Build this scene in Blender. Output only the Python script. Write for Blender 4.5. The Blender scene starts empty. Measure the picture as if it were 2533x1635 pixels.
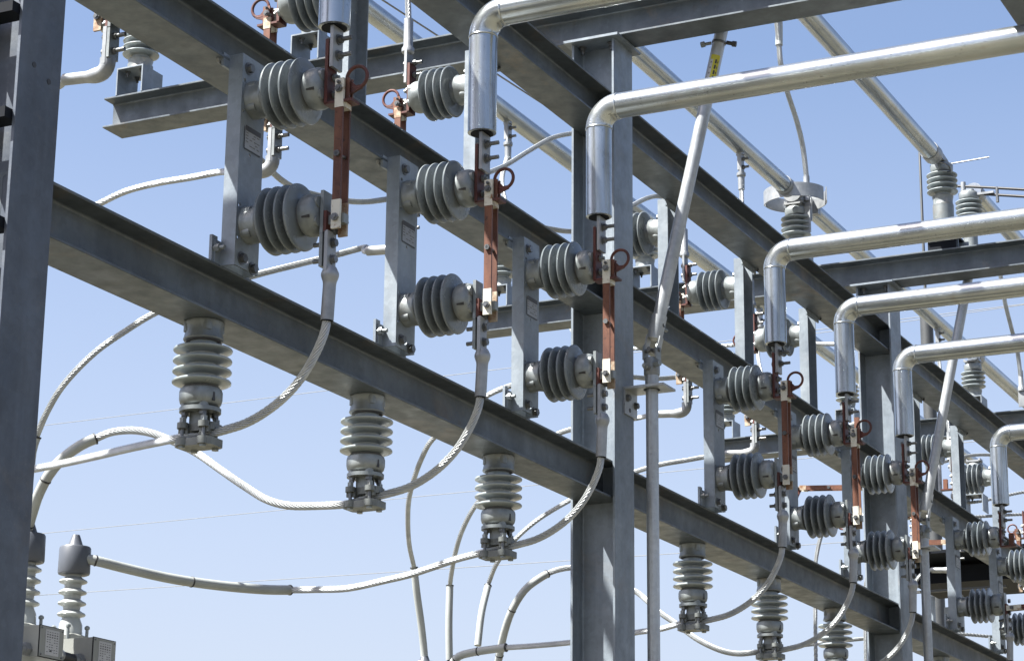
import bpy, math, random
from mathutils import Vector, Matrix
random.seed(7)
sc = bpy.context.scene
V = Vector
PI = math.pi

# ------------------------------------------------------------------ camera
cam_data = bpy.data.cameras.new('camera')
cam = bpy.data.objects.new('camera', cam_data)
sc.collection.objects.link(cam)
cam_data.sensor_fit = 'HORIZONTAL'
cam_data.sensor_width = 36.0
cam_data.lens = 81.62
cam_data.clip_start = 0.1
cam_data.clip_end = 3000
cam.matrix_world = Matrix((
    (0.4390529, -0.2487907, -0.8633283, -8.796565),
    (-0.8984110, -0.1114155, -0.4247872, -3.894850),
    (0.0094950, 0.9621277, -0.2724336, 1.642652),
    (0, 0, 0, 1)))
sc.camera = cam

# ------------------------------------------------------------------ sky + sun
SUN_DIR = V((-1.0, 1.0, 2.1)).normalized()          # towards the sun
world = bpy.data.worlds.new('World')
sc.world = world
world.use_nodes = True
wn = world.node_tree
wn.nodes.clear()
sky = wn.nodes.new('ShaderNodeTexSky')
sky.sky_type = 'NISHITA'
sky.sun_disc = False
sky.sun_elevation = math.asin(SUN_DIR.z)
sky.sun_rotation = math.atan2(SUN_DIR.x, SUN_DIR.y)
sky.altitude = 300
sky.air_density = 1.0
sky.dust_density = 3.6
sky.ozone_density = 2.0
bg = wn.nodes.new('ShaderNodeBackground')
bg.inputs['Strength'].default_value = 0.056
wo = wn.nodes.new('ShaderNodeOutputWorld')
hsv = wn.nodes.new('ShaderNodeHueSaturation')
hsv.inputs['Saturation'].default_value = 1.0
tint = wn.nodes.new('ShaderNodeMix'); tint.data_type = 'RGBA'; tint.blend_type = 'MULTIPLY'
tint.inputs[0].default_value = 1.0
tint.inputs[7].default_value = (0.985, 0.955, 0.972, 1)
wn.links.new(sky.outputs[0], hsv.inputs['Color'])
wn.links.new(hsv.outputs[0], tint.inputs[6])
# pale haze of a summer sky towards the horizon
wtc = wn.nodes.new('ShaderNodeTexCoord'); wsep = wn.nodes.new('ShaderNodeSeparateXYZ')
wn.links.new(wtc.outputs['Generated'], wsep.inputs[0])
wmr = wn.nodes.new('ShaderNodeMapRange')
wmr.inputs['From Min'].default_value = 0.385; wmr.inputs['From Max'].default_value = 0.10
wmr.inputs['To Min'].default_value = 0.0; wmr.inputs['To Max'].default_value = 0.62
wn.links.new(wsep.outputs['Z'], wmr.inputs['Value'])
hz = wn.nodes.new('ShaderNodeMix'); hz.data_type = 'RGBA'
hz.inputs[7].default_value = (3.25, 3.46, 4.10, 1)
wn.links.new(wmr.outputs[0], hz.inputs[0])
wn.links.new(tint.outputs[2], hz.inputs[6])
wn.links.new(hz.outputs[2], bg.inputs[0])
wn.links.new(bg.outputs[0], wo.inputs[0])

sun_data = bpy.data.lights.new('sun', 'SUN')
sun_data.energy = 5.0
sun_data.angle = math.radians(0.53)
sun_data.color = (1.0, 0.985, 0.93)
sun = bpy.data.objects.new('sun', sun_data)
sun.rotation_euler = (-SUN_DIR).to_track_quat('-Z', 'Y').to_euler()
sun.location = (-10, 10, 30)
sc.collection.objects.link(sun)

sc.view_settings.view_transform = 'Standard'
sc.view_settings.look = 'None'
sc.view_settings.exposure = 2.08
sc.view_settings.gamma = 1.0
sc.render.engine = 'CYCLES'
sc.cycles.max_bounces = 6

# ------------------------------------------------------------------ materials
class NT:
    def __init__(s, name):
        s.m = bpy.data.materials.new(name); s.m.use_nodes = True
        s.t = s.m.node_tree; s.b = s.t.nodes['Principled BSDF']
        s.tc = s.t.nodes.new('ShaderNodeTexCoord')
        oi = s.t.nodes.new('ShaderNodeObjectInfo'); s.rnd = oi.outputs['Random']
        mu = s.t.nodes.new('ShaderNodeMath'); mu.operation = 'MULTIPLY'; mu.inputs[1].default_value = 23.0
        s.t.links.new(s.rnd, mu.inputs[0])
        ad = s.t.nodes.new('ShaderNodeVectorMath'); ad.operation = 'ADD'
        s.t.links.new(s.tc.outputs['Object'], ad.inputs[0]); s.t.links.new(mu.outputs[0], ad.inputs[1])
        s.co = ad.outputs[0]
    def n(s, typ, **kw):
        x = s.t.nodes.new(typ)
        for k, v in kw.items():
            if k in x.inputs.keys(): x.inputs[k].default_value = v
            else: setattr(x, k, v)
        return x
    def l(s, a, b): s.t.links.new(a, b)
    def noise(s, scale, detail=4, rough=.55, stretch=None, dist=0):
        x = s.n('ShaderNodeTexNoise', Scale=scale, Detail=detail, Roughness=rough, Distortion=dist)
        if stretch:
            mp = s.n('ShaderNodeMapping'); mp.inputs['Scale'].default_value = stretch
            s.l(s.co, mp.inputs[0]); s.l(mp.outputs[0], x.inputs[0])
        else: s.l(s.co, x.inputs[0])
        return x.outputs[0]
    def ramp(s, src, *stops):
        r = s.n('ShaderNodeValToRGB'); e = r.color_ramp.elements
        while len(e) < len(stops): e.new(.5)
        for i, (p, c) in enumerate(stops):
            e[i].position = p
            e[i].color = (c, c, c, 1) if isinstance(c, (int, float)) else (*c, 1)
        s.l(src, r.inputs[0]); return r.outputs[0]
    def mix(s, f, a, b, mode='MIX'):
        x = s.n('ShaderNodeMix', data_type='RGBA', blend_type=mode)
        for v, i in ((f, 0), (a, 6), (b, 7)):
            if hasattr(v, 'is_output'): s.l(v, x.inputs[i])
            else: x.inputs[i].default_value = v if i == 0 else ((*v, 1) if len(v) == 3 else v)
        return x.outputs[2]
    def bump(s, h, strength=.2, dist=.01):
        x = s.n('ShaderNodeBump', Strength=strength, Distance=dist)
        s.l(h, x.inputs['Height']); s.l(x.outputs[0], s.b.inputs['Normal'])
    def out(s, color=None, rough=.5, metal=0.0, spec=None):
        for v, k in ((color, 'Base Color'), (rough, 'Roughness'), (metal, 'Metallic')):
            if v is None: continue
            if hasattr(v, 'is_output'): s.l(v, s.b.inputs[k])
            else: s.b.inputs[k].default_value = (*v, 1) if isinstance(v, tuple) else v
        if spec is not None: s.b.inputs['Specular IOR Level'].default_value = spec
        return s.m

def galv(name, lo, hi, metal, rough, stain):
    t = NT(name)
    big = t.noise(3.0, 6, .65)
    spang = t.n('ShaderNodeTexVoronoi', Scale=55.0); t.l(t.co, spang.inputs[0])
    sp = t.ramp(spang.outputs['Color'], (0, 0.0), (1, 1.0))
    c = t.mix(t.ramp(big, (.32, 0.), (.68, 1.)), lo, hi)
    c = t.mix(.10, c, sp, 'OVERLAY')
    st = t.ramp(t.noise(2.3, 8, .7, dist=1.5), (.56, 0.), (.70, 1.))
    fine = t.ramp(t.noise(60, 3, .7), (.60, 0.), (.72, 1.))
    m1 = t.n('ShaderNodeMath', operation='MULTIPLY'); t.l(st, m1.inputs[0]); m1.inputs[1].default_value = stain
    c = t.mix(m1.outputs[0], c, (.20, .135, .07))
    m2 = t.n('ShaderNodeMath', operation='MULTIPLY'); t.l(fine, m2.inputs[0]); m2.inputs[1].default_value = .35
    c = t.mix(m2.outputs[0], c, (.12, .12, .12))
    wash = t.ramp(t.noise(11, 5, .6, stretch=(1, 1, .10)), (.50, 0.), (.80, 1.))
    m3 = t.n('ShaderNodeMath', operation='MULTIPLY'); t.l(wash, m3.inputs[0]); m3.inputs[1].default_value = .40
    c = t.mix(m3.outputs[0], c, tuple(min(1, 1.55 * k) for k in hi))
    r = t.ramp(t.noise(14, 5), (.3, rough - .10), (.7, rough + .12))
    t.bump(t.noise(120, 3), .08, .004)
    return t.out(c, r, metal)

M = {}
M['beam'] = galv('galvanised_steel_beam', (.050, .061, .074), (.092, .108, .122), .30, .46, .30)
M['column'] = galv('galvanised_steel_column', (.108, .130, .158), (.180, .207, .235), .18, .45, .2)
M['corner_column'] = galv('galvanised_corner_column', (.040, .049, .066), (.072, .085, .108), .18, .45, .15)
M['channel'] = galv('galvanised_switch_base', (.125, .148, .176), (.200, .228, .255), .20, .42, .10)
M['casting'] = galv('galvanised_casting', (.130, .145, .150), (.215, .232, .235), .35, .40, .3)
M['rodsteel'] = galv('galvanised_rod', (.25, .265, .275), (.37, .385, .40), .5, .40, .10)
M['hardware'] = galv('bolt_hardware', (.075, .08, .085), (.16, .165, .17), .6, .35, .15)

def pipe_mat(key, name, stretch):
    t = NT(name)
    c = t.mix(t.ramp(t.noise(3.0, 6, .6), (.35, 0.), (.65, 1.)), (.34, .365, .38), (.46, .485, .495))
    st = t.ramp(t.noise(34, 6, .65, stretch=stretch), (.50, 0.), (.72, 1.))
    m0 = t.n('ShaderNodeMath', operation='MULTIPLY'); t.l(st, m0.inputs[0]); m0.inputs[1].default_value = .55
    c = t.mix(m0.outputs[0], c, (.23, .245, .26))
    dr = t.ramp(t.noise(6, 8, .75, dist=.8), (.57, 0.), (.70, 1.))
    md = t.n('ShaderNodeMath', operation='MULTIPLY'); t.l(dr, md.inputs[0]); md.inputs[1].default_value = .40
    c = t.mix(md.outputs[0], c, (.21, .165, .11))
    sk = t.ramp(t.noise(80, 2, .6), (.66, 0.), (.71, 1.))
    ms = t.n('ShaderNodeMath', operation='MULTIPLY'); t.l(sk, ms.inputs[0]); ms.inputs[1].default_value = .55
    c = t.mix(ms.outputs[0], c, (.07, .07, .075))
    M[key] = t.out(c, t.ramp(t.noise(9, 5, stretch=stretch), (.3, .17), (.7, .33)), .90)
    t.bump(t.noise(40, 4), .05, .003)
pipe_mat('pipe', 'aluminium_bus_pipe', (1, .05, 1))
pipe_mat('pipe_drop', 'aluminium_drop_pipe', (1, 1, .05))
pipe_mat('pipe_long', 'aluminium_long_pipe', (.05, 1, 1))

t = NT('aluminium_strand')
c = t.mix(t.ramp(t.noise(20, 4), (.3, 0.), (.7, 1.)), (.29, .305, .315), (.42, .435, .445))
M['strand'] = t.out(c, .50, .5)

t = NT('aluminium_lug')
c = t.mix(t.ramp(t.noise(18, 5), (.3, 0.), (.7, 1.)), (.19, .20, .21), (.30, .31, .32))
M['lug'] = t.out(c, .42, .45)
t = NT('cast_clamp')
M['clamp'] = t.out(t.mix(t.ramp(t.noise(16, 5), (.35, 0.), (.65, 1.)), (.085, .092, .09), (.155, .165, .16)), .5, .3)
t.bump(t.noise(60, 3), .15, .003)

t = NT('grey_porcelain')
c = t.mix(t.ramp(t.noise(6, 4), (.35, 0.), (.65, 1.)), (.110, .127, .138), (.150, .167, .178))
du = t.ramp(t.noise(26, 6, .7), (.52, 0.), (.72, 1.))
mm = t.n('ShaderNodeMath', operation='MULTIPLY'); t.l(du, mm.inputs[0]); mm.inputs[1].default_value = .35
c = t.mix(mm.outputs[0], c, (.13, .125, .11))
M['porcelain'] = t.out(c, t.ramp(t.noise(12, 4), (.3, .16), (.75, .38)), 0., .5)

t = NT('light_grey_porcelain')
c = t.mix(t.ramp(t.noise(6, 4), (.35, 0.), (.65, 1.)), (.20, .232, .248), (.265, .295, .31))
c = t.mix(t.ramp(t.noise(24, 6, .7), (.55, 0.), (.9, 1.)), c, (.20, .19, .16))
M['lightporcelain'] = t.out(c, t.ramp(t.noise(12, 4), (.3, .14), (.75, .32)), 0., .5)

t = NT('pale_bushing_glaze')
M['bushing'] = t.out(t.mix(t.noise(8), (.27, .29, .29), (.34, .355, .35)), .25)
t = NT('cement_joint')
M['cement'] = t.out(t.mix(t.noise(40), (.05, .05, .05), (.12, .115, .11)), .9)

t = NT('weathered_copper')
c = t.mix(t.ramp(t.noise(9, 6, .7, stretch=(1, 1, .35)), (.35, 0.), (.65, 1.)), (.055, .019, .013), (.155, .064, .036))
sp = t.ramp(t.noise(70, 4, .7), (.58, 0.), (.70, 1.))
c = t.mix(sp, c, (.03, .014, .010))
M['copper'] = t.out(c, .48, .35)
t = NT('tinned_contact')
c = t.mix(t.ramp(t.noise(26, 6, .75), (.54, 0.), (.70, 1.)), (.50, .485, .42), (.17, .08, .03))
M['tinned'] = t.out(c, .5, .25)
t = NT('rusted_contact')
c = t.mix(t.ramp(t.noise(22, 6, .75), (.38, 0.), (.62, 1.)), (.34, .30, .23), (.15, .065, .025))
M['rusted'] = t.out(c, .55, .2)
t = NT('red_terminal')
c = t.mix(t.ramp(t.noise(16, 5, .7), (.4, 0.), (.65, 1.)), (.080, .021, .015), (.045, .017, .014))
M['red'] = t.out(c, .5, .3)

def flat(name, col, rough=.5, metal=0., var=.12):
    t = NT(name)
    lo = tuple(x * (1 - var) for x in col); hi = tuple(min(1, x * (1 + var)) for x in col)
    return t.out(t.mix(t.ramp(t.noise(9, 5), (.3, 0.), (.7, 1.)), lo, hi), rough, metal)
M['sleeve'] = flat('grey_cable_sleeve', (.27, .285, .28), .45)
M['cover'] = flat('dark_grey_rubber_cover', (.066, .073, .088), .40)
M['black'] = flat('black_rubber', (.02, .02, .022), .5)
M['boxpaint'] = flat('grey_paint', (.22, .225, .21), .45)
M['label'] = flat('silver_label', (.22, .23, .245), .4, .2, .05)
M['boxlabel'] = flat('white_label', (.40, .40, .41), .4, .0, .05)
M['ink'] = flat('label_ink', (.03, .03, .035), .5)
M['grayink'] = flat('faded_ink', (.10, .10, .105), .5)
M['yellow'] = flat('yellow_sticker', (.42, .38, .02), .4)
M['dark_shaded'] = flat('dark_and_shaded_steel', (.007, .0085, .012), .6, .0)  # near black; on the battens and far platform the colour includes their shade
M['dark_shaded'].node_tree.nodes['Principled BSDF'].inputs['Specular IOR Level'].default_value = .08
M['wire'] = flat('weathered_wire', (.13, .13, .125), .6, .0)
M['mast'] = flat('mast_steel', (.05, .053, .056), .5, .2)

t = NT('gravel')
t.co = t.tc.outputs['Object']
vo = t.n('ShaderNodeTexVoronoi', Scale=28.0); t.l(t.co, vo.inputs[0])
c = t.mix(t.ramp(vo.outputs['Color'], (0, 0.), (1, 1.)), (.075, .070, .048), (.135, .125, .088))
c = t.mix(t.ramp(t.noise(.35, 5), (.4, 0.), (.65, 1.)), c, (.10, .086, .055))
M['gravel'] = t.out(c, .95)
t.bump(vo.outputs['Distance'], .8, .03)

# ------------------------------------------------------------------ mesh helpers
class MB:
    """collects shapes and links them as ONE mesh object"""
    def __init__(s): s.v = []; s.f = []; s.mi = []; s.mats = []; s.cur = 0
    def mat(s, m):
        if m not in s.mats: s.mats.append(m)
        s.cur = s.mats.index(m); return s
    def add(s, vs, fs, xf=None):
        o = len(s.v)
        for p in vs:
            p = V(p); s.v.append(xf @ p if xf else p)
        for f in fs: s.f.append([i + o for i in f]); s.mi.append(s.cur)
        return s
    def box(s, c, d, xf=None, ch=0.0):
        x, y, z = (k / 2 for k in d); C = V(c)
        if ch <= 0:
            vs = [C + V((a * x, b * y, e * z)) for a in (-1, 1) for b in (-1, 1) for e in (-1, 1)]
            return s.add(vs, [(0, 1, 3, 2), (4, 6, 7, 5), (0, 4, 5, 1), (2, 3, 7, 6), (0, 2, 6, 4), (1, 5, 7, 3)], xf)
        # chamfered along its vertical (local z) edges
        pr = [(-x + ch, -y), (x - ch, -y), (x, -y + ch), (x, y - ch), (x - ch, y), (-x + ch, y), (-x, y - ch), (-x, -y + ch)]
        return s.prism([(a + C.x, b + C.y) for a, b in pr], C.z - z, C.z + z, 'Z', xf)
    def prism(s, poly, a0, a1, axis='X', xf=None):
        """poly in the two other axes: X:(y,z) Y:(x,z) Z:(x,y)"""
        n = len(poly)
        def P(p, a):
            if axis == 'X': return (a, p[0], p[1])
            if axis == 'Y': return (p[0], a, p[1])
            return (p[0], p[1], a)
        vs = [P(p, a0) for p in poly] + [P(p, a1) for p in poly]
        fs = [(i, (i + 1) % n, n + (i + 1) % n, n + i) for i in range(n)]
        fs += [tuple(range(n - 1, -1, -1)), tuple(range(n, 2 * n))]
        return s.add(vs, fs, xf)
    def frame(s, p0, d):
        z = V(d).normalized()
        u = V((0, 0, 1)) if abs(z.z) < .9 else V((1, 0, 0))
        x = u.cross(z).normalized(); y = z.cross(x)
        return Matrix(((x.x, y.x, z.x, p0[0]), (x.y, y.y, z.y, p0[1]), (x.z, y.z, z.z, p0[2]), (0, 0, 0, 1)))
    def lathe(s, prof, p0=(0, 0, 0), d=(0, 0, 1), n=40, xf=None, cap=True):
        """prof: list of (radius, height along d)"""
        F = s.frame(p0, d)
        if xf: F = xf @ F
        vs = []; fs = []; m = len(prof)
        for r, h in prof:
            for k in range(n):
                a = 2 * PI * k / n; vs.append((r * math.cos(a), r * math.sin(a), h))
        for i in range(m - 1):
            for k in range(n):
                k2 = (k + 1) % n
                fs.append((i * n + k, i * n + k2, (i + 1) * n + k2, (i + 1) * n + k))
        if cap:
            fs.append(tuple(range(n - 1, -1, -1))); fs.append(tuple((m - 1) * n + k for k in range(n)))
        return s.add(vs, fs, F)
    def cyl(s, p0, p1, r, n=20, xf=None, r1=None):
        d = V(p1) - V(p0); r1 = r if r1 is None else r1
        return s.lathe([(r, 0), (r1, d.length)], p0, d, n, xf)
    def hex(s, p0, p1, r, xf=None): return s.cyl(p0, p1, r, 6, xf)
    def tube(s, pts, r, n=16, step=None, lobes=0, depth=0.0, pitch=.25, cap=True, twist0=0., rf=None):
        pts = [V(p) for p in pts]
        if step: pts = resample(pts, step)
        m = len(pts); T = []
        for i in range(m):
            T.append((pts[min(i + 1, m - 1)] - pts[max(i - 1, 0)]).normalized())
        u = V((0, 0, 1)) if abs(T[0].z) < .9 else V((1, 0, 0))
        x = u.cross(T[0]).normalized(); vs = []; fs = []; L = 0.; tw = twist0
        if lobes: n = lobes * 4
        for i in range(m):
            if i:
                L += (pts[i] - pts[i - 1]).length
                x = (x - T[i] * x.dot(T[i])).normalized()
            y = T[i].cross(x); tw = twist0 + (2 * PI * L / pitch if lobes else 0)
            rr0 = rf(i / (m - 1)) if rf else r
            for k in range(n):
                a = 2 * PI * k / n; rr = rr0
                if lobes: rr = rr0 * (1 - depth * (1 - abs(math.sin(a * lobes / 2))))
                vs.append(pts[i] + (x * math.cos(a + tw) + y * math.sin(a + tw)) * rr)
        for i in range(m - 1):
            for k in range(n):
                k2 = (k + 1) % n
                fs.append((i * n + k, i * n + k2, (i + 1) * n + k2, (i + 1) * n + k))
        if cap: fs.append(tuple(range(n - 1, -1, -1))); fs.append(tuple((m - 1) * n + k for k in range(n)))
        return s.add(vs, fs)
    def mesh(s, name, m=None, angle=35):
        me = bpy.data.meshes.new(name)
        me.from_pydata([tuple(p) for p in s.v], [], s.f)
        mats = s.mats or [m]
        for k in mats: me.materials.append(M[k])
        me.polygons.foreach_set('material_index', s.mi)
        me.polygons.foreach_set('use_smooth', [True] * len(me.polygons))
        me.update()
        me.set_sharp_from_angle(angle=math.radians(angle))
        return me
    def build(s, name, m=None, parent=None, angle=35):
        o = bpy.data.objects.new(name, s.mesh(name, m, angle))
        sc.collection.objects.link(o)
        if parent: o.parent = parent
        return o

def resample(pts, step):
    """Catmull-Rom through the points, then even spacing"""
    P = [pts[0] * 2 - pts[1]] + pts + [pts[-1] * 2 - pts[-2]]
    dense = []
    for i in range(1, len(P) - 2):
        p0, p1, p2, p3 = P[i - 1:i + 3]
        t0 = 0.; t1 = t0 + max(1e-4, (p1 - p0).length) ** .5; t2 = t1 + max(1e-4, (p2 - p1).length) ** .5; t3 = t2 + max(1e-4, (p3 - p2).length) ** .5
        for k in range(24):
            t = t1 + (t2 - t1) * k / 24
            A1 = p0 * ((t1 - t) / (t1 - t0)) + p1 * ((t - t0) / (t1 - t0))
            A2 = p1 * ((t2 - t) / (t2 - t1)) + p2 * ((t - t1) / (t2 - t1))
            A3 = p2 * ((t3 - t) / (t3 - t2)) + p3 * ((t - t2) / (t3 - t2))
            B1 = A1 * ((t2 - t) / (t2 - t0)) + A2 * ((t - t0) / (t2 - t0))
            B2 = A2 * ((t3 - t) / (t3 - t1)) + A3 * ((t - t1) / (t3 - t1))
            dense.append(B1 * ((t2 - t) / (t2 - t1)) + B2 * ((t - t1) / (t2 - t1)))
    dense.append(P[-2])
    out = [dense[0]]; acc = 0.
    for a, b in zip(dense, dense[1:]):
        acc += (b - a).length
        if acc >= step: out.append(b); acc = 0.
    if (out[-1] - dense[-1]).length > step * .3: out.append(dense[-1])
    return out

def thing(name, label, cat, loc=(0, 0, 0), rz=0., group=None):
    o = bpy.data.objects.new(name, None); sc.collection.objects.link(o)
    o.empty_display_size = .05
    o.location = loc; o.rotation_euler = (0, 0, rz)
    o['label'] = label; o['category'] = cat
    if group: o['group'] = group
    return o
def tag(o, label, cat, group=None):
    o['label'] = label; o['category'] = cat
    if group: o['group'] = group
    return o
def copy_tree(o, parent=None):
    c = o.copy(); sc.collection.objects.link(c)
    if parent is not None: c.parent = parent
    for ch in list(o.children): copy_tree(ch, c)
    return c

def i_poly(w, h, tf, tw, fil=.012, ch=.0015):
    """I section as (horizontal, vertical), bottom at 0"""
    a, b = w / 2, tw / 2
    half = [(b, h / 2)]
    f = []
    for k in range(5):
        q = PI / 2 * k / 4
        f.append((b + fil - fil * math.cos(q), tf + fil - fil * math.sin(q)))
    lower = [(-a, ch), (-a + ch, 0), (a - ch, 0), (a, ch), (a, tf - ch), (a - ch, tf)] + f[::-1]
    right = lower[:]
    upper_r = [(x, h - z) for x, z in f] + [(a - ch, h - tf), (a, h - tf + ch), (a, h - ch), (a - ch, h)]
    left = [(-x, z) for x, z in upper_r[::-1]] + [(-x, z) for x, z in f] + [(-a + ch, tf), (-a, tf - ch)]
    return right + upper_r + left

def plate_with_holes(w, h, t, holes, name):
    """vertical plate in local XZ (x centred, z from 0), thickness t towards +y, with real holes"""
    cu = bpy.data.curves.new(name, 'CURVE'); cu.dimensions = '2D'; cu.fill_mode = 'BOTH'; cu.extrude = t / 2
    def spl(pts):
        sp = cu.splines.new('POLY'); sp.points.add(len(pts) - 1)
        for i, (a, b) in enumerate(pts): sp.points[i].co = (a, b, 0, 1)
        sp.use_cyclic_u = True
    spl([(-w / 2, 0), (w / 2, 0), (w / 2, h), (-w / 2, h)])
    for x, z, r in holes: spl([(x + r * math.cos(2 * PI * k / 14), z + r * math.sin(2 * PI * k / 14)) for k in range(14)])
    ob = bpy.data.objects.new(name, cu); sc.collection.objects.link(ob)
    dg = bpy.context.evaluated_depsgraph_get(); dg.update()
    me = bpy.data.meshes.new_from_object(ob.evaluated_get(dg))
    bpy.data.objects.remove(ob); bpy.data.curves.remove(cu)
    me.name = name
    vs = [(v.co.x, -v.co.z, v.co.y) for v in me.vertices]; fs = [tuple(p.vertices) for p in me.polygons]
    bpy.data.meshes.remove(me)
    return vs, fs

# shift-aware build: geometry written in world metres, object origin at `loc`
def buildw(mb, name, m=None, parent=None, loc=None, angle=35):
    L = V(parent.location) if parent else V(loc or (0, 0, 0))
    mb.v = [p - L for p in mb.v]
    o = mb.build(name, m, parent, angle)
    if not parent: o.location = L
    return o

# ------------------------------------------------------------------ ground
g = MB(); g.add([(-900, -900, 0), (900, -900, 0), (900, 900, 0), (-900, 900, 0)], [(0, 1, 2, 3)])
g = g.build('ground', 'gravel'); g['kind'] = 'structure'

# ------------------------------------------------------------------ steel frame
BAY = 4.05
COLX = [-4.05, 0.0, 4.05, 8.10, 12.15]
Z_LOW, Z_MID, Z_UP = 3.610, 4.443, 5.262          # undersides of the long beams
BH, BW = .162, .166
COL_TOP = 5.672
Z_X = 5.686                                         # underside of the cross beams
WHERE = ['left corner', 'centre', 'second', 'third', 'farthest']

def bolt(parent, p0, d, r=.011, shank=.045, name='bolt', head=.012):
    """hexagon nut at p0 with a threaded end sticking out along d"""
    d = V(d).normalized(); p0 = V(p0)
    b = MB()
    b.cyl(p0, p0 + d * .003, r * 1.45, 20)
    b.hex(p0 + d * .003, p0 + d * (.003 + head), r)
    if shank: b.cyl(p0 + d * (.003 + head), p0 + d * (.003 + head + shank), r * .58, 12)
    return b

def column(x, y, label, stiff=False, name='steel_column'):
    t = thing(name, label, 'column', (x, y, 0))
    b = MB(); fw = .184 if stiff else .203
    poly = [(px, pz - .102) for px, pz in i_poly(fw, .204, .0115, .0085, .010)]
    b.prism(poly, .022, COL_TOP - .004, 'Z')
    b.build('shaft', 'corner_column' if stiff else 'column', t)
    p = MB(); p.box((0, 0, COL_TOP + .002), (.262, .262, .0115)); p.build('top_plate', 'column', t)
    p = MB(); p.box((0, 0, .012), (.34, .34, .02)); p.build('base_plate', 'column', t)
    for sx in (-1, 1):
        for sy in (-1, 1):
            bb = bolt(t, (sx * .055, sy * .068, COL_TOP - .006), (0, 0, -1), .013, .018)
            bb.build('bolt', 'hardware', t)
    if stiff:
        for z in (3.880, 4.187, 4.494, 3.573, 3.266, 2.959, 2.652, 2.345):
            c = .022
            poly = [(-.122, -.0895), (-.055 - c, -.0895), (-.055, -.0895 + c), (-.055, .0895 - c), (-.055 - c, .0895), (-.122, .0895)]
            q = MB(); q.prism(poly, z, z + .030, 'Z'); q.build('batten_plate', 'dark_shaded', t)  # shade on these plates is put into their near-black colour
        for hx, hz in ((-.028, 4.06), (.040, 4.035)):
            q = MB(); q.cyl((hx, -.1032, hz), (hx, -.1015, hz), .0085, 16); q.build('bolt_hole', 'black', t)
    else:
        # welded shear plates where the long beams frame in
        for zb in (Z_LOW, Z_MID, Z_UP):
            q = MB(); q.box((-.055, .0125, zb + BH / 2), (.094, .008, .11)); q.build('shear_plate', 'column', t)
    return t
for i, x in enumerate(COLX[:4]):
    lab = ['wide dark galvanised column filling the left edge of the view',
           'galvanised H column in the middle with a bolted top plate under the cross beam',
           'second galvanised H column standing right of the middle one',
           'third galvanised H column, farthest along the front row of beams'][i]
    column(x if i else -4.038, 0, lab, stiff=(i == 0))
for i, x in enumerate(COLX[:4]):
    if i: column(x, -2.04, 'H column of the nearer parallel row, %s along that row' % ['first', 'first', 'second', 'third'][i])

SPAN = ['between the left corner column and the middle column', 'between the middle column and the second column', 'beyond the second column']
beam_poly = i_poly(BW, BH, .0095, .0075, .010)
def beam(x0, x1, y, zb, label):
    b = MB(); b.prism([(py, pz) for py, pz in beam_poly], x0 + .007, x1 - .007, 'X')
    for p in b.v: p.y += y; p.z += zb
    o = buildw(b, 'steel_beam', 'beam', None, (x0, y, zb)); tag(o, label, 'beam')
for i in range(3):
    for zb, w in ((Z_LOW, 'lower'), (Z_MID, 'middle'), (Z_UP, 'upper')):
        beam(COLX[i], COLX[i + 1], 0, zb, 'long I beam, %s level, %s' % (w, SPAN[i]))
    beam(COLX[i] if i else -1.6, COLX[i + 1], -2.04, Z_UP, 'I beam of the nearer parallel row, %s' % SPAN[i])
beam(COLX[3], COLX[4] , 0, Z_LOW, 'long galvanised I beam, lower level, past the third column')
beam(COLX[3], COLX[4] , 0, Z_UP, 'long galvanised I beam, upper level, past the third column')

def cross_beam(x, label):
    b = MB(); b.prism(i_poly(BW, .157, .0095, .0075, .010), -2.30 if x > -1 else -.45, 2.645, 'Y')
    for p in b.v: p.x += x; p.z += Z_X
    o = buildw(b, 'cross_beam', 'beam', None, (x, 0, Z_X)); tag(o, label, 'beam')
for i, x in enumerate(COLX[:4]):
    cross_beam(x, 'galvanised cross beam resting on the top plate of the %s column' % ['left corner', 'middle', 'second', 'third'][i])

# ------------------------------------------------------------------ insulators
SHED0, SHEDD = .088, .0342
def ins_body(p0, d, k=1.0, slim=False):
    b = MB()
    pr = [(.046, .050), (.048, .060), (.0505, .070)]
    for i in range(4):
        h = SHED0 + i * SHEDD
        pr += [(.051, h - .0085), (.062, h - .0068), (.084, h - .0052), (.099, h - .0042), (.1040, h - .0026), (.1062, h + .0006),
               (.1052, h + .0042), (.101, h + .0062), (.086, h + .0075), (.064, h + .0100), (.0535, h + .0135)]
    pr += [(.051, .205), (.050, .214)]
    if slim: pr = [(.86 * r, h) for r, h in pr]
    b.lathe([(r * k, h * k) for r, h in pr], p0, d, 56)
    return b
def ins_base(p0, d, k=1.0):
    b = MB(); b.mat('casting')
    b.lathe([(r * k, h * k) for r, h in [(.060, 0), (.061, .006), (.058, .012), (.057, .030), (.061, .050), (.063, .056), (.061, .060), (.054, .061)]], p0, d, 44)
    F = b.frame(p0, d)
    for a in range(4):
        an = PI / 4 + a * PI / 2
        b.cyl((.047 * k * math.cos(an), .047 * k * math.sin(an), .001), (.047 * k * math.cos(an), .047 * k * math.sin(an), .034 * k), .0165 * k, 14, F)
    b.mat('cement'); b.lathe([(.0535 * k, .060 * k), (.0535 * k, .0635 * k)], p0, d, 40)
    return b
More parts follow.
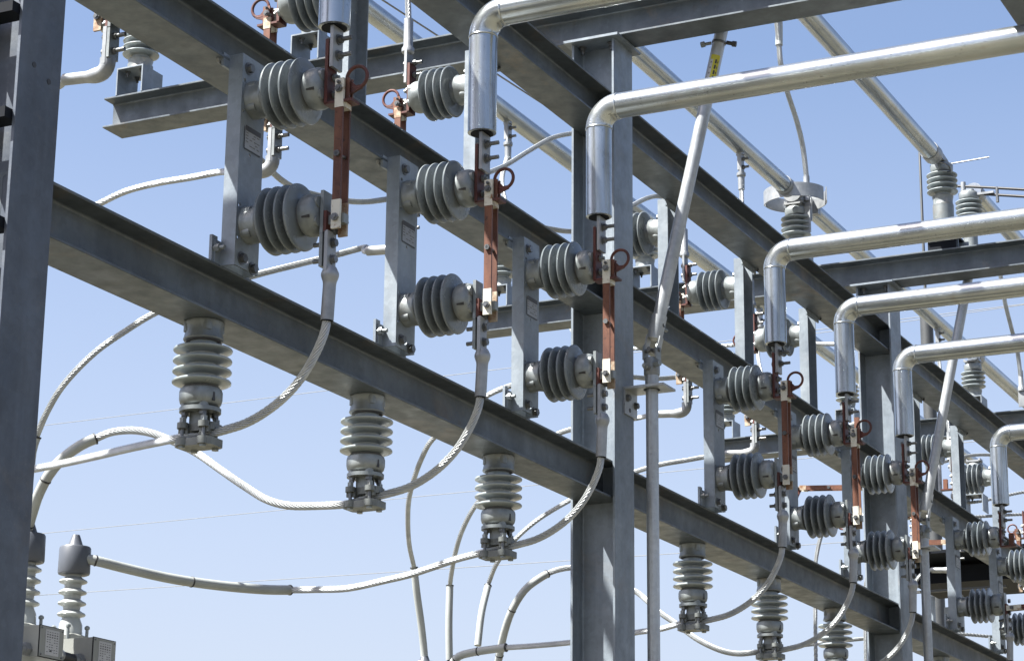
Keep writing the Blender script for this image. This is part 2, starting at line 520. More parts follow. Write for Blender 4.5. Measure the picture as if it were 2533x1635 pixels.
def ins_cap(p0, d, k=1.0):
    b = MB(); b.mat('casting')
    b.lathe([(r * k, h * k) for r, h in [(.056, .212), (.0635, .2145), (.0665, .224), (.0665, .246), (.063, .259), (.054, .268), (.030, .2715)]], p0, d, 48)
    F = b.frame(p0, d)
    for a in range(4):
        an = PI / 4 + a * PI / 2
        b.cyl((.043 * k * math.cos(an), .043 * k * math.sin(an), .248 * k), (.043 * k * math.cos(an), .043 * k * math.sin(an), .2735 * k), .017 * k, 16, F)
        an += PI / 4
        b.box((.0655 * k * math.cos(an), .0655 * k * math.sin(an), .252 * k), (.005, .006, .028), F) if False else None
    b.mat('cement'); b.lathe([(.0565 * k, .2075 * k), (.0565 * k, .2125 * k)], p0, d, 40)
    # dark core slots cast into the rim
    b.mat('black')
    for a in (0, 2):
        an = a * PI / 2 + .35
        Rm = F @ Matrix.Rotation(an, 4, 'Z')
        b.prism([(-.005, .258 * k), (.005, .258 * k), (.0028, .231 * k), (-.0028, .231 * k)], .0600 * k, .0671 * k, 'X', Rm)
    return b
def insulator(parent, p0, d, k=1.0, glaze='lightporcelain'):
    o = ins_body(p0, d, k, glaze == 'lightporcelain').build('insulator', glaze, parent, 40)
    ins_base(p0, d, k).build('base_fitting', None, o, 40)
    ins_cap(p0, d, k).build('end_cap', None, o, 40)
    return o

# ------------------------------------------------------------------ hook stick disconnect switch (local: back plane y=0, insulators towards -y)
ZT, ZB = .558, .144
BASE_H = .695
def make_switch():
    t = thing('disconnect_switch', 'x', 'switch')
    W = .136
    holes = []
    for zc in (ZT, ZB):
        holes += [(-.052, zc - .052, .0065), (-.052, zc + .052, .0065)]
    holes += [(-.006, .372, .0065), (-.004, .034, .0155)]
    vs, fs = plate_with_holes(W, BASE_H, .006, holes, 'base_channel')
    b = MB(); b.mat('channel')
    b.add([(x, y - .047, z) for x, y, z in vs], fs)
    for s in (-1, 1):
        b.box((s * (W / 2 - .003), -.0215, BASE_H / 2), (.006, .045, BASE_H))
    base = b.build('base_channel', None, t)
    # name plate riveted to the front
    b = MB(); b.mat('label'); b.box((.004, -.0508, .425), (.092, .0010, .080))
    b.mat('ink'); b.box((.006, -.0517, .4560), (.086, .0010, .0165)); b.box((.004, -.0517, .3862), (.092, .0010, .004)); b.box((-.0425, -.0517, .423), (.0025, .0010, .070))
    b.mat('grayink')
    for zz, xs in ((.441, (-.034, .010, .030)), (.432, (-.034, .004)), (.422, (-.034, -.012, .014, .032)), (.412, (-.034, .020)), (.402, (-.012, .006, .03))):
        for xx in xs: b.box((xx + .006, -.0517, zz), (.013, .0010, .0026))
    b.build('name_plate', None, t)
    # bolted clips that hold the base to the beams
    for zc, nm in ((.035, 'mounting_clip'), (.655, 'mounting_clip')):
        b = MB(); b.mat('channel')
        if zc < .3:
            b.box((-.094, .012, .047), (.030, .010, .090)); b.box((0, .0055, .040), (.20, .009, .075))
        else:
            b.box((0, .0055, .672), (.20, .009, .045))
        c = b.build(nm, None, t)
        for bx, bz in ((-.030, zc - .006), (.034, zc - .022)) if zc < .3 else ((-.034, zc - .002), (.034, zc - .040)):
            q = MB(); q.cyl((bx, -.0502, bz), (bx, -.0535, bz), .0205, 20); q.hex((bx, -.0535, bz), (bx, -.066, bz), .0145); q.build('bolt', 'hardware', c)
        if zc < .3:
            q = MB(); q.hex((-.094, .006, .050), (-.094, -.012, .050), .013); q.cyl((-.094, -.012, .05), (-.094, -.030, .05), .007, 12); q.build('bolt', 'casting', c)
        else:
            q = MB(); q.tube([(-.088, .02, .665), (-.100, .02, .668), (-.104, .02, .680), (-.098, .02, .690)], .006, 10, .006); q.build('hook_bolt', 'hardware', c)
    for zc in (ZT, ZB):
        insulator(t, (0, -.0503, zc), (0, -1, 0), 1.0, 'porcelain')
    # upper terminal: red bar with folded jaw
    b = MB(); b.mat('red')
    b.box((0, -.331, .602), (.056, .011, .212))
    b.box((0, -.374, .4955), (.050, .098, .008))
    b.mat('copper')
    for s in (-1, 1): b.box((s * .0095, -.392, .535), (.006, .030, .075))
    b.mat('casting')
    for zz in (.535, .590):
        b.hex((.012, -.3365, zz), (.012, -.3465, zz), .0135); b.cyl((.012, -.3465, zz), (.012, -.356, zz), .007, 10)
    b.build('upper_terminal', None, t)
    # lower hinge terminal
    b = MB(); b.mat('casting')
    b.box((0, -.331, .142), (.054, .011, .140))
    b.mat('red'); b.box((0, -.3425, .112), (.052, .010, .066))
    b.mat('casting'); b.box((0, -.372, .118), (.026, .062, .030))
    b.mat('hardware')
    for zz in (.165, .090):
        b.hex((.014, -.348, zz), (.014, -.362, zz), .0135)
    b.mat('casting'); b.box((0, -.331, .022), (.054, .011, .106))
    b.build('hinge_terminal', None, t)
    # blade, origin at its hinge pin
    b = MB()
    for s in (-1, 1):
        b.mat('copper'); b.box((s * .0215, 0, .2075), (.0075, .028, .300))
    blade = b.build('blade', 'copper', t)
    blade.location = (0, -.379, .118)
    for s in (-1, 1):
        for z0, z1 in ((-.034, .0575), (.3575, .452)):
            lo = -.014 if (s > 0 and z0 < 0) else 0; hi = -.05 if (s > 0 and z0 > 0) else 0
            q = MB(); q.box((s * .0215, 0, (z0 + lo + z1 + hi) / 2), (.0095, .0305, z1 + hi - z0 - lo)); q.build('contact_tip', 'tinned' if s < 0 else 'rusted', blade)
    q = MB(); q.cyl((-.034, 0, .205), (.034, 0, .205), .0055, 12); q.hex((-.034, 0, .205), (-.0257, 0, .205), .0105); q.hex((.0257, 0, .205), (.034, 0, .205), .0105); q.build('spacer_bolt', 'hardware', blade)
    for zz, r in ((0, .0125), (.417, .0125), (.438, .006)):
        q = MB(); q.cyl((-.040, 0, zz), (.040, 0, zz), r * .55, 12); q.hex((-.036, 0, zz), (-.0265, 0, zz), r); q.hex((.0265, 0, zz), (.036, 0, zz), r)
        q.build('pivot_bolt', 'hardware', blade)
    q = MB(); q.mat('red')
    ring = [(0, -.047 + .036 * math.cos(a), .456 + .036 * math.sin(a)) for a in [2 * PI * i / 28 for i in range(29)]]
    q.tube(ring, .0058, 10, None, cap=False)
    q.prism([(-.004, .392), (.008, .40), (.006, .448), (-.022, .452), (-.046, .428), (-.064, .428), (-.066, .418), (-.048, .412)], -.005, .005, 'X')
    q.build('pull_ring', None, blade)
    q = MB(); q.box((.0, -.004, .366), (.032, .030, .018)); q.build('latch', 'tinned', blade)
    return t

SX = (1.035, 2.06, 3.068)
RX = (1.022, 2.045, 3.053)
LOC = ['left of the middle column', 'between middle and second columns', 'right of the second column']
ORD = ['first', 'second', 'third']
BAYN = ['left bay', 'middle bay', 'right bay']
proto = make_switch()
front = []; used = [False]
def place_switch(x, z, rz, label, group, open_angle=0.):
    t = proto if not used[0] else copy_tree(proto)
    used[0] = True
    t.location = (x, -.083 if rz == 0 else .083, z); t.rotation_euler = (0, 0, rz)
    t['label'] = label; t['group'] = group
    for c in t.children:
        if c.name.startswith('blade'): c.rotation_euler = (open_angle, 0, 0)
    return t
for b in range(3):
    for k in range(3):
        x = COLX[b] + SX[k]
        if b < 2:
            place_switch(x, 3.767, 0, 'front switch with closed copper blade, %s from left, %s' % (ORD[k], LOC[b]), 'front disconnect switches')
        else:
            place_switch(x, 3.767, 0, 'front switch with copper blade swung open flat, %s right of the second column' % ORD[k], 'front disconnect switches', math.radians(88))
for b in range(3):
    for k in range(3):
        x = COLX[b] + RX[k]
        if b < 2:
            place_switch(x, 3.767 + .819, PI, 'rear switch facing away behind the beams, %s from left, %s' % (ORD[k], LOC[b]), 'rear disconnect switches')
        else:
            place_switch(x, 3.767 + .819, PI, 'rear switch with its blade swung open, %s right of the second column' % ORD[k], 'rear disconnect switches', math.radians(86))

place_switch(COLX[3] + RX[0], 3.767 + .819, PI, 'far rear switch with a pale pull ring at the right edge, beyond the third column', 'rear disconnect switches')

# ------------------------------------------------------------------ hanging insulators with cable clamps under the lower beam
HX = (1.018, 2.040, 3.065)
def make_hanging():
    t = thing('post_insulator', 'x', 'insulator')
    insulator(t, (0, 0, 0), (0, 0, -1))
    b = MB(); b.mat('casting')
    b.cyl((0, 0, -.2742), (0, 0, -.287), .064, 40)
    for a in range(4):
        an = PI / 4 + a * PI / 2; px, py = .046 * math.cos(an), .046 * math.sin(an)
        b.mat('hardware'); b.cyl((px, py, -.287), (px, py, -.290), .015, 16); b.hex((px, py, -.290), (px, py, -.300), .0125); b.cyl((px, py, -.30), (px, py, -.306), .007, 10)
    b.mat('casting')
    for sx in (-1, 1): b.box((sx * .016, 0, -.305), (.009, .050, .038))
    b.build('flange_plate', None, t)
    b = MB(); b.mat('clamp')
    b.box((0, 0, -.334), (.046, .125, .024), None, .008); b.box((0, 0, -.383), (.082, .132, .024), None, .010)
    for sx in (-1, 1):
        for sy in (-1, 1):
            b.mat('clamp'); b.cyl((sx * .034, sy * .038, -.322), (sx * .034, sy * .038, -.340), .0175, 18)
            b.box((sx * .026, sy * .038, -.345), (.012, .034, .020))
            b.cyl((sx * .034, sy * .038, -.370), (sx * .034, sy * .038, -.393), .0185, 18)
    b.build('cable_clamp', None, t)
    for sx in (-1, 1):
        for sy in (-1, 1):
            b = MB()
            b.mat('hardware'); b.cyl((sx * .034, sy * .038, -.395), (sx * .034, sy * .038, -.300), .0062, 12)
            b.mat('casting'); b.hex((sx * .034, sy * .038, -.306), (sx * .034, sy * .038, -.322), .0115); b.hex((sx * .034, sy * .038, -.393), (sx * .034, sy * .038, -.401), .0115)
            b.build('clamp_bolt', None, t)
    return t
hp = make_hanging(); first = True
for b in range(3):
    for k in range(3):
        t = hp if first else copy_tree(hp); first = False
        t.location = (COLX[b] + HX[k], 0, Z_LOW - .001)
        t['label'] = 'insulator hanging under lower beam, %s from left, %s' % (ORD[k], LOC[b])
        t['group'] = 'insulators hanging under the lower beam'

# ------------------------------------------------------------------ insulators standing on the cross beams
def make_standing():
    t = thing('post_insulator', 'x', 'insulator')
    b = MB(); b.mat('channel')
    H, Wd, th = .142, .155, .007
    b.box((0, 0, H - th / 2), (.17, Wd, th))
    for s in (-1, 1): b.box((0, s * (Wd / 2 - th / 2), (H - th) / 2), (.17, th, H - th))
    br = b.build('box_bracket', None, t)
    for sx in (-1, 1):
        for sy in (-1, 1):
            q = bolt(None, (sx * .042, sy * .042, H - th - .001), (0, 0, -1), .010, .012); q.build('bolt', 'hardware', br)
    insulator(t, (0, 0, H + .001), (0, 0, 1))
    b = MB(); b.mat('lug'); b.box((0, 0, .4205), (.12, .10, .010)); b.prism([(-.060, .425), (.060, .425), (.056, .447), (.040, .432), (-.040, .432), (-.056, .447)], -.045, .045, 'X')
    b.build('pipe_saddle', None, t)
    return t
sp = make_standing(); first = True
for i, x in enumerate(COLX[:4]):
    for y, w in ((2.50, 'at the far end'), (1.50, 'second from the far end'), (.50, 'third from the far end')):
        t = sp if first else copy_tree(sp); first = False
        t.location = (x, y, Z_X + .158)
        t['label'] = 'insulator on box bracket, %s, cross beam over the %s column' % (w, ['left corner', 'middle', 'second', 'third'][i])
        t['group'] = 'insulators standing on the cross beams'

# ------------------------------------------------------------------ aluminium bus pipes dropping to the front switches
PR = .0505
def bus_pipe(x, label):
    yv, zh, R = -.42, 4.970, .085
    zb = 4.520
    t = thing('bus_pipe', label, 'pipe', (x, yv, zb), 0, 'bent bus pipes above the front switches')
    b = MB(); b.lathe([(PR * .90, zb + .0015), (PR, zb + .004), (PR, zh - R)], (x, yv, 0), (0, 0, 1), 40)
    buildw(b, 'drop_pipe', 'pipe_drop', t)
    b = MB(); arc = [V((x, yv - R + R * math.cos(a), zh - R + R * math.sin(a))) for a in [PI / 2 * i / 12 for i in range(13)]]
    b.tube(arc, PR + .0012, 40)
    buildw(b, 'elbow', 'pipe', t)
    b = MB(); b.cyl((x, yv - R, zh), (x, -3.1, zh), PR, 40)
    buildw(b, 'horizontal_pipe', 'pipe', t)
    for p, d in (((x, yv, zh - R), (0, 0, 1)), ((x, yv - R, zh), (0, 1, 0))):
        b = MB(); b.lathe([(PR, -.004), (PR + .0022, -.0025), (PR + .0030, 0), (PR + .0022, .0025), (PR, .004)], p, d, 40)
        buildw(b, 'weld_seam', 'pipe', t)
    b = MB(); b.mat('lug'); b.box((x, -.430, 4.452), (.060, .0115, .142)); b.mat('dark_shaded'); b.cyl((x, yv, zb - .001), (x, yv, zb + .0012), PR * .80, 32)
    tb = buildw(b, 'terminal_tab', None, t)
    for z in (4.480, 4.427):
        q = bolt(None, V((x + .002, -.436, z)), (0, -1, 0), .0125, .034)
        q.v = [p - V(t.location) for p in q.v]; q.build('bolt', 'hardware', tb)
        q = MB(); q.hex((x + .002, -.408, z), (x + .002, -.398, z), .0125); q.v = [p - V(t.location) for p in q.v]; q.build('bolt_head', 'casting', tb)
    return t
for b in range(3):
    for k in range(3):
        bus_pipe(COLX[b] + SX[k] + .002, 'bent bus pipe above a front switch, %s from left, %s' % (ORD[k], LOC[b]))

# ------------------------------------------------------------------ long bus pipes running above the cross beams
def long_pipe(x0, x1, y, z, label, caps=(0, 0)):
    t = thing('bus_pipe', label, 'pipe', (x0, y, z), 0, 'long bus pipes above the cross beams')
    b = MB(); b.cyl((x0, y, z), (x1, y, z), .052, 36); buildw(b, 'pipe', 'pipe_long', t)
    for e, xx in zip(caps, (x0, x1)):
        if e:
            b = MB(); b.lathe([(.056, -.05), (.057, -.045), (.057, .045), (.056, .05)], (xx - e * .06, y, z), (1, 0, 0), 36); buildw(b, 'end_collar', 'lug', t)
    return t
ZP = 6.336
long_pipe(-4.6, 12.4, 2.50, ZP, 'long aluminium bus pipe farthest back, hidden mostly behind the middle beam')
long_pipe(-4.6, 12.4, 1.50, ZP, 'long aluminium bus pipe slanting behind the middle column and its cable drop')
long_pipe(-4.6, 3.93, .50, ZP, 'long aluminium bus pipe ending at the insulator with round metal straps', (0, 1))
long_pipe(4.16, 8.03, .50, ZP, 'aluminium bus pipe going on to the right from the strapped insulator', (-1, 1))
long_pipe(8.15, 12.4, .50, ZP, 'aluminium bus pipe beginning at the third column insulator', (-1, 0))
p1 = long_pipe(-4.6, 3.90, -.42, 6.40, 'thick aluminium bus pipe nearest the top right corner, ending over a tall insulator', (0, 1))
b = MB(); b.prism([(3.86, 6.44), (3.88, 6.445), (4.075, 6.425), (4.095, 6.405), (4.09, 6.398), (3.86, 6.40)], -.455, -.385, 'Y'); buildw(b, 'end_tongue', 'lug', p1)
b = MB(); b.tube([(3.90, -.45, 6.36), (3.90, -.50, 6.33), (3.95, -.50, 6.31), (4.0, -.46, 6.33)], .005, 8, .01); buildw(b, 'drain_loop', 'hardware', p1)
long_pipe(4.76, 12.4, -.42, 6.455, 'aluminium bus pipe at the far right beginning behind the insulator with black rods', (-1, 0))

# tall insulator at the end of that pipe
t = thing('post_insulator', 'taller insulator on a round steel pedestal under the end of the nearest long pipe', 'insulator', (4.05, -.42, Z_X + .158))
insulator(t, (0, 0, .288), (0, 0, 1))
b = MB(); b.cyl((0, 0, .085), (0, 0, .2875), .062, 36); b.build('pedestal', 'casting', t)
b = MB(); b.mat('dark_shaded'); b.box((0, .0, .078), (.18, .19, .012)); b.box((-.06, 0, .036), (.012, .17, .070)); b.mat('channel'); b.box((.07, -.02, .036), (.012, .21, .070)); b.build('box_bracket', None, t)
b = MB(); b.cyl((.02, -.05, .555), (.02, -.285, .562), .0042, 10); b.build('arcing_horn', 'hardware', t)

t = thing('post_insulator', 'smaller insulator with black double rods behind the tall pedestal insulator', 'insulator', (4.65, -.42, 5.98))
insulator(t, (0, 0, .190), (0, 0, 1), .9)
b = MB(); b.cyl((0, 0, 0), (0, 0, .189), .045, 30); b.build('pedestal', 'casting', t)
b = MB(); b.mat('black'); b.tube([(0, .075, .482), (0, -.12, .445), (0, -.62, .342)], .0085, 10); b.tube([(0, -.10, .404), (0, -.62, .296)], .0085, 10); b.mat('hardware')
for yy in (-.18, -.36, -.50): b.cyl((0, yy, .405 + yy * .205 - .028), (0, yy, .490 + yy * .205 - .015), .010, 10)
b.mat('lug'); b.box((0, -.10, .408), (.03, .12, .014)); b.cyl((0, .03, .43), (0, .03, .50), .016, 16)
b.build('blade_rods', None, t)
b = MB(); b.mat('channel'); b.box((-.25, 0, -.014), (1.0, .10, .026)); b.box((-.61, 0, -.078), (.012, .17, .10)); b.box((.12, -.18, .04), (.07, .07, .09)); b.box((.03, -.10, .012), (.05, .22, .02)); b.build('base_bar', None, t)

# round strap connector at the joint of the second pipe
t = thing('strap_connector', 'pair of curved aluminium straps round the pipe joint over the second column', 'connector', (4.05, .5, ZP))
for s, a0, a1, dz in ((1, -80, 95, .0), (-1, 112, 262, -.020)):
    b = MB(); n = 26; vs = []; fs = []
    for i in range(n + 1):
        a = math.radians(a0 + (a1 - a0) * i / n)
        for r in (.188, .193):
            for z in (-.050 + dz, .038 + dz): vs.append((r * math.cos(a), r * math.sin(a), z))
    for i in range(n):
        o = i * 4
        for q in ((0, 1, 5, 4), (2, 6, 7, 3), (1, 3, 7, 5), (0, 4, 6, 2)): fs.append(tuple(o + k for k in q))
    fs += [(0, 2, 3, 1), (n * 4, n * 4 + 1, n * 4 + 3, n * 4 + 2)]
    b.add(vs, fs); b.build('strap', 'lug', t)
b = MB(); b.cyl((-.06, 0, 0), (.09, 0, 0), .06, 32); b.cyl((0, 0, -.062), (0, 0, .02), .058, 32); b.build('tee_body', 'lug', t)
b = MB(); b.box((.20, -.06, -.04), (.05, .05, .07)); b.build('pad', 'lug', t)

# ------------------------------------------------------------------ stranded cables
CR = .0140
RC = .0132
def cable_thing(label, loc, group=None, name='stranded_cable'):
    return thing(name, label, 'cable', tuple(loc), 0, group)
def conductor(t, pts, r=CR, name='conductor'):
    b = MB(); b.tube(pts, r, step=.014, lobes=11, depth=.22, pitch=.20); return buildw(b, name, 'strand', t, None, 50)
def sleeve(t, pts, r=.0195, bands=(.02, .5, .93)):
    b = MB(); b.tube(pts, r, 22, .03); o = buildw(b, 'insulating_sleeve', 'sleeve', t)
    P = resample([V(p) for p in pts], .02)
    for f in bands:
        i = min(len(P) - 2, int(f * (len(P) - 1))); d = (P[i + 1] - P[i]).normalized()
        q = MB(); q.lathe([(r + .0008, -.0035), (r + .0022, -.002), (r + .0022, .002), (r + .0008, .0035)], P[i], d, 22)
        q.v = [p - V(t.location) for p in q.v]; q.build('cable_tie', 'black', o)
    return o
def front_lug(t, x):
    b = MB(); b.mat('lug')
    b.box((x, -.4315, 3.785), (.052, .0115, .128))
    b.tube([(x, -.433, 3.735), (x, -.4345, 3.712), (x, -.4345, 3.700), (x, -.432, 3.640), (x, -.429, 3.570)], .0215, 24, .008,
           rf=lambda f: .0275 - .0075 * min(1, max(0, (f - .18) / .10)) if f > .1 else .020 + .0075 * f / .1)
    b.mat('dark_shaded'); b.cyl((x, -.4292, 3.571), (x, -.4288, 3.567), .0185, 20)
    o = buildw(b, 'terminal_lug', None, t)
    for z in (3.815, 3.763):
        q = MB(); q.mat('hardware'); q.cyl((x + .004, -.4375, z), (x + .004, -.4405, z), .0165, 18); q.hex((x + .004, -.4405, z), (x + .004, -.452, z), .0125)
        q.hex((x + .004, -.408, z), (x + .004, -.396, z), .0125); q.cyl((x + .004, -.451, z), (x + .004, -.372, z), .0072, 12)
        q.v = [p - V(t.location) for p in q.v]; q.build('bolt', None, o)
DROP = [(-.429, 3.573), (-.426, 3.547), (-.421, 3.525), (-.398, 3.472), (-.353, 3.402), (-.296, 3.346), (-.224, 3.301), (-.159, 3.275), (-.099, 3.263), (-.054, 3.256), (0.0, 3.249)]
def rear_lug(t, x):
    """elbow lug under a rear switch, cable leaves towards +y"""
    b = MB(); b.mat('lug')
    b.box((x, .430, 4.600), (.052, .014, .130))
    b.tube([(x, .430, 4.560), (x, .431, 4.535), (x, .445, 4.515), (x, .475, 4.508), (x, .540, 4.511), (x, .600, 4.515)], .022, 22, .010,
           rf=lambda f: .026 - .006 * min(1, max(0, (f - .4) / .15)))
    o = buildw(b, 'elbow_lug', None, t)
    for z in (4.634, 4.582):
        q = MB(); q.mat('hardware'); q.hex((x - .004, .437, z), (x - .004, .449, z), .0125); q.hex((x - .004, .407, z), (x - .004, .395, z), .0125); q.cyl((x - .004, .448, z), (x - .004, .362, z), .0075, 12)
        q.v = [p - V(t.location) for p in q.v]; q.build('bolt', None, o)
def up_lug(t, x):
    """straight lug on the upper terminal of a rear switch"""
    b = MB(); b.mat('lug')
    b.box((x, .4305, 5.283), (.052, .0115, .145)); b.lathe([(.018, 5.345), (.0265, 5.352), (.0265, 5.368), (.020, 5.378), (.0195, 5.50)], (x, .434, 0), (0, 0, 1), 22)
    o = buildw(b, 'terminal_lug', None, t)
    for z in (5.300, 5.247):
        q = MB(); q.mat('hardware'); q.hex((x, .437, z), (x, .449, z), .0125); q.hex((x, .405, z), (x, .394, z), .0125); q.cyl((x, .448, z), (x, .366, z), .0075, 12)
        q.v = [p - V(t.location) for p in q.v]; q.build('bolt', None, o)
def drop_tab(t, x, y):
    b = MB(); b.mat('lug')
    b.box((x, y + .004, ZP - .100), (.050, .012, .110)); b.cyl((x, y, ZP - .060), (x, y, ZP - .035), .024, 18)
    b.box((x, y - .0085, ZP - .115), (.050, .0115, .130)); b.lathe([(.0185, -.270), (.0195, -.195), (.026, -.187), (.026, -.170), (.018, -.163)], (x, y - .004, ZP), (0, 0, 1), 20)
    o = buildw(b, 'tap_lug', None, t)
    for z in (-.085, -.135):
        q = MB(); q.mat('hardware'); q.hex((x, y - .0145, ZP + z), (x, y - .026, ZP + z), .0125); q.cyl((x, y - .026, ZP + z), (x, y - .052, ZP + z), .0075, 12)
        q.v = [p - V(t.location) for p in q.v]; q.build('bolt', None, o)

C = {
'cable1': [[-3.062,0.05,3.242],[-2.959,0.202,3.266],[-2.819,0.421,3.294],[-2.686,0.642,3.317],[-2.564,0.862,3.338],[-2.455,1.074,3.358],[-2.346,1.3,3.372]] ,
'cable2': [[-2.031,0.05,3.233],[-2.039,0.18,3.234],[-2.048,0.282,3.242],[-2.053,0.364,3.267],[-2.044,0.468,3.327],[-2.031,0.579,3.398],[-2.021,0.696,3.474],[-2.028,0.823,3.536],[-2.038,0.893,3.562],[-2.051,0.959,3.573],[-2.066,1.038,3.569],[-2.071,1.1,3.551]] ,
'sleeve2': [[-2.071,1.1,3.551],[-2.097,1.132,3.53],[-2.126,1.184,3.485],[-2.137,1.235,3.432],[-2.12,1.298,3.359],[-2.085,1.351,3.294],[-2.047,1.4,3.234]] ,
'cable3': [[-1.014,0.05,3.235],[-0.981,0.175,3.225],[-0.948,0.295,3.208],[-0.918,0.414,3.191],[-0.897,0.531,3.18],[-0.869,0.727,3.164],[-0.858,0.879,3.171],[-0.853,1.0,3.178]] ,
'sleeve3': [[-0.853,1.0,3.178],[-0.961,1.037,3.165],[-1.182,1.116,3.152],[-1.403,1.199,3.151],[-1.593,1.276,3.165],[-1.721,1.33,3.178]] ,
'rc0': [[-2.995,0.6,4.525],[-2.945,0.68,4.541],[-2.735,1.0,4.612],[-2.575,1.3,4.621]] ,
'rc1': [[-1.963,0.62,4.548],[-1.916,0.7,4.571],[-1.893,0.87,4.579],[-1.876,1.025,4.586],[-1.858,1.183,4.582],[-1.834,1.309,4.563],[-1.805,1.441,4.535],[-1.704,1.7,4.45]] ,
'rc2': [[-0.828,0.62,4.603],[-0.868,0.69,4.579],[-0.952,0.79,4.532],[-1.04,0.895,4.485],[-1.155,1.04,4.421],[-1.27,1.196,4.344],[-1.375,1.37,4.239],[-1.417,1.466,4.171],[-1.458,1.584,4.081],[-1.467,1.723,3.958],[-1.438,1.816,3.866],[-1.39,1.9,3.78]] ,
'rc2s': [[-1.39,1.9,3.78],[-1.385,1.92,3.73],[-1.353,1.95,3.654]] ,
'd1': [[-1.373,0.9,4.839],[-1.288,0.9,4.817],[-1.202,0.9,4.801],[-1.078,0.9,4.799],[-0.94,0.9,4.819],[-0.637,0.9,4.883],[-0.488,0.9,4.928],[-0.329,0.9,4.988],[0.117,0.9,5.165],[0.66,0.9,5.434],[0.847,0.9,5.532],[1.113,0.9,5.697],[1.391,0.9,5.862],[1.625,0.9,5.967],[1.991,0.9,6.111]] ,
'd2': [[0.499,0.6,5.083],[0.759,0.6,5.137],[0.976,0.6,5.191],[1.219,0.6,5.281],[1.513,0.6,5.437],[1.76,0.6,5.572],[1.93,0.6,5.66],[2.082,0.6,5.721],[2.215,0.6,5.75],[2.396,0.6,5.745]] ,
'd3': [[1.932,1.95,3.787],[1.723,1.868,3.868],[1.548,1.784,3.955],[1.423,1.711,4.033],[1.34,1.643,4.109],[1.266,1.56,4.201],[1.23,1.48,4.288],[1.281,1.366,4.392],[1.342,1.234,4.514],[1.432,1.137,4.58],[1.564,1.019,4.644],[1.78,0.852,4.691],[1.997,0.692,4.711],[2.087,0.628,4.718],[2.202,0.55,4.744]] ,
'd3s': [[2.065,1.95,3.348],[2.023,1.95,3.502],[1.967,1.95,3.662],[1.932,1.95,3.787]] ,
'rc3': [[2.146,0.62,4.532],[2.078,0.728,4.513],[1.977,0.895,4.475],[1.903,1.024,4.442],[1.875,1.083,4.419],[1.849,1.206,4.348],[1.849,1.333,4.263],[1.867,1.469,4.165],[1.903,1.579,4.079],[1.987,1.69,3.985],[2.118,1.801,3.888],[2.276,1.908,3.792],[2.345,1.95,3.754]] ,
'rc3s': [[2.345,1.95,3.754],[2.342,1.95,3.546],[2.354,1.95,3.351]] ,
'rc5': [[3.096,0.62,4.522],[3.03,0.721,4.502],[2.968,0.819,4.477],[2.903,0.923,4.452],[2.833,1.051,4.408],[2.732,1.279,4.307],[2.694,1.396,4.246],[2.653,1.578,4.139],[2.664,1.728,4.032],[2.721,1.853,3.931],[2.817,1.95,3.845]] ,
'rc5s': [[2.808,1.95,3.826],[2.734,1.95,3.663],[2.691,1.95,3.473]] ,
'cable5': [[2.043,0.05,3.254],[1.993,0.147,3.243],[1.96,0.217,3.255],[1.932,0.331,3.31],[1.939,0.459,3.403],[1.937,0.538,3.459],[1.953,0.616,3.526],[1.961,0.675,3.575],[1.923,0.828,3.664],[1.886,0.916,3.7],[1.843,0.989,3.705],[1.805,1.056,3.69],[1.787,1.1,3.672]] ,
'sleeve5': [[1.787,1.1,3.672],[1.749,1.126,3.644],[1.692,1.178,3.582],[1.686,1.245,3.485],[1.735,1.312,3.384],[1.843,1.4,3.25]] ,
'cable4': [[1.007,0.05,3.249],[1.068,0.184,3.24],[1.119,0.318,3.24],[1.182,0.502,3.235],[1.243,0.713,3.231],[1.292,0.923,3.233],[1.324,1.1,3.237]] ,
'sleeve4': [[1.324,1.1,3.237],[1.324,1.151,3.234],[1.321,1.278,3.223],[1.323,1.357,3.208],[1.347,1.4,3.184]] ,
'up1': [[-1.017,0.45,5.337],[-1.005,0.46,5.483],[-0.929,0.5,5.57],[-0.762,0.6,5.758]] ,
'up4': [[4.069,0.43,6.443],[4.01,0.43,6.629],[3.917,0.43,6.751],[3.727,0.43,6.91],[3.637,0.43,7.04],[3.616,0.43,7.145]] ,
'up4s': [[3.616,0.43,7.145],[3.625,0.43,7.293],[3.617,0.43,7.382]] ,
'up8': [[8.365,0.2,6.172],[8.305,0.2,6.357],[8.146,0.2,6.516],[7.988,0.2,6.674],[7.902,0.2,6.837],[7.851,0.2,6.935]] ,
'dr3': [[2.042,1.5,6.112],[1.985,1.48,5.988],[1.975,1.45,5.871],[1.935,1.4,5.764]] ,

}
# cables of the front switches: lug, curve to the clamp, on to the recloser
REST = {(0, 0): ('cable1', None), (0, 1): ('cable2', 'sleeve2'), (0, 2): ('cable3', 'sleeve3'),
        (1, 0): ('cable4', 'sleeve4'), (1, 1): ('cable5', 'sleeve5'), (1, 2): (None, None)}
for b in range(3):
    for k in range(3):
        x = COLX[b] + SX[k]; xh = COLX[b] + HX[k]
        t = cable_thing('stranded cable from front switch to hanging clamp, %s from left, %s' % (ORD[k], LOC[b]), (x, -.43, 3.57), 'cables from the front switches')
        front_lug(t, x)
        n = len(DROP)
        pts = [(x + (xh - x) * i / (n - 1), y, z) for i, (y, z) in enumerate(DROP)]
        main, slv = REST.get((b, k), (None, None))
        if main: pts += C[main]
        else: pts += [(xh, .08, 3.225), (xh, .22, 3.10), (xh, .34, 2.8), (xh, .40, 2.3)]
        conductor(t, pts)
        if slv == 'sleeve3': sleeve(t, C[slv] + [(-1.752, 1.37, 3.185)])
        elif slv: sleeve(t, C[slv])

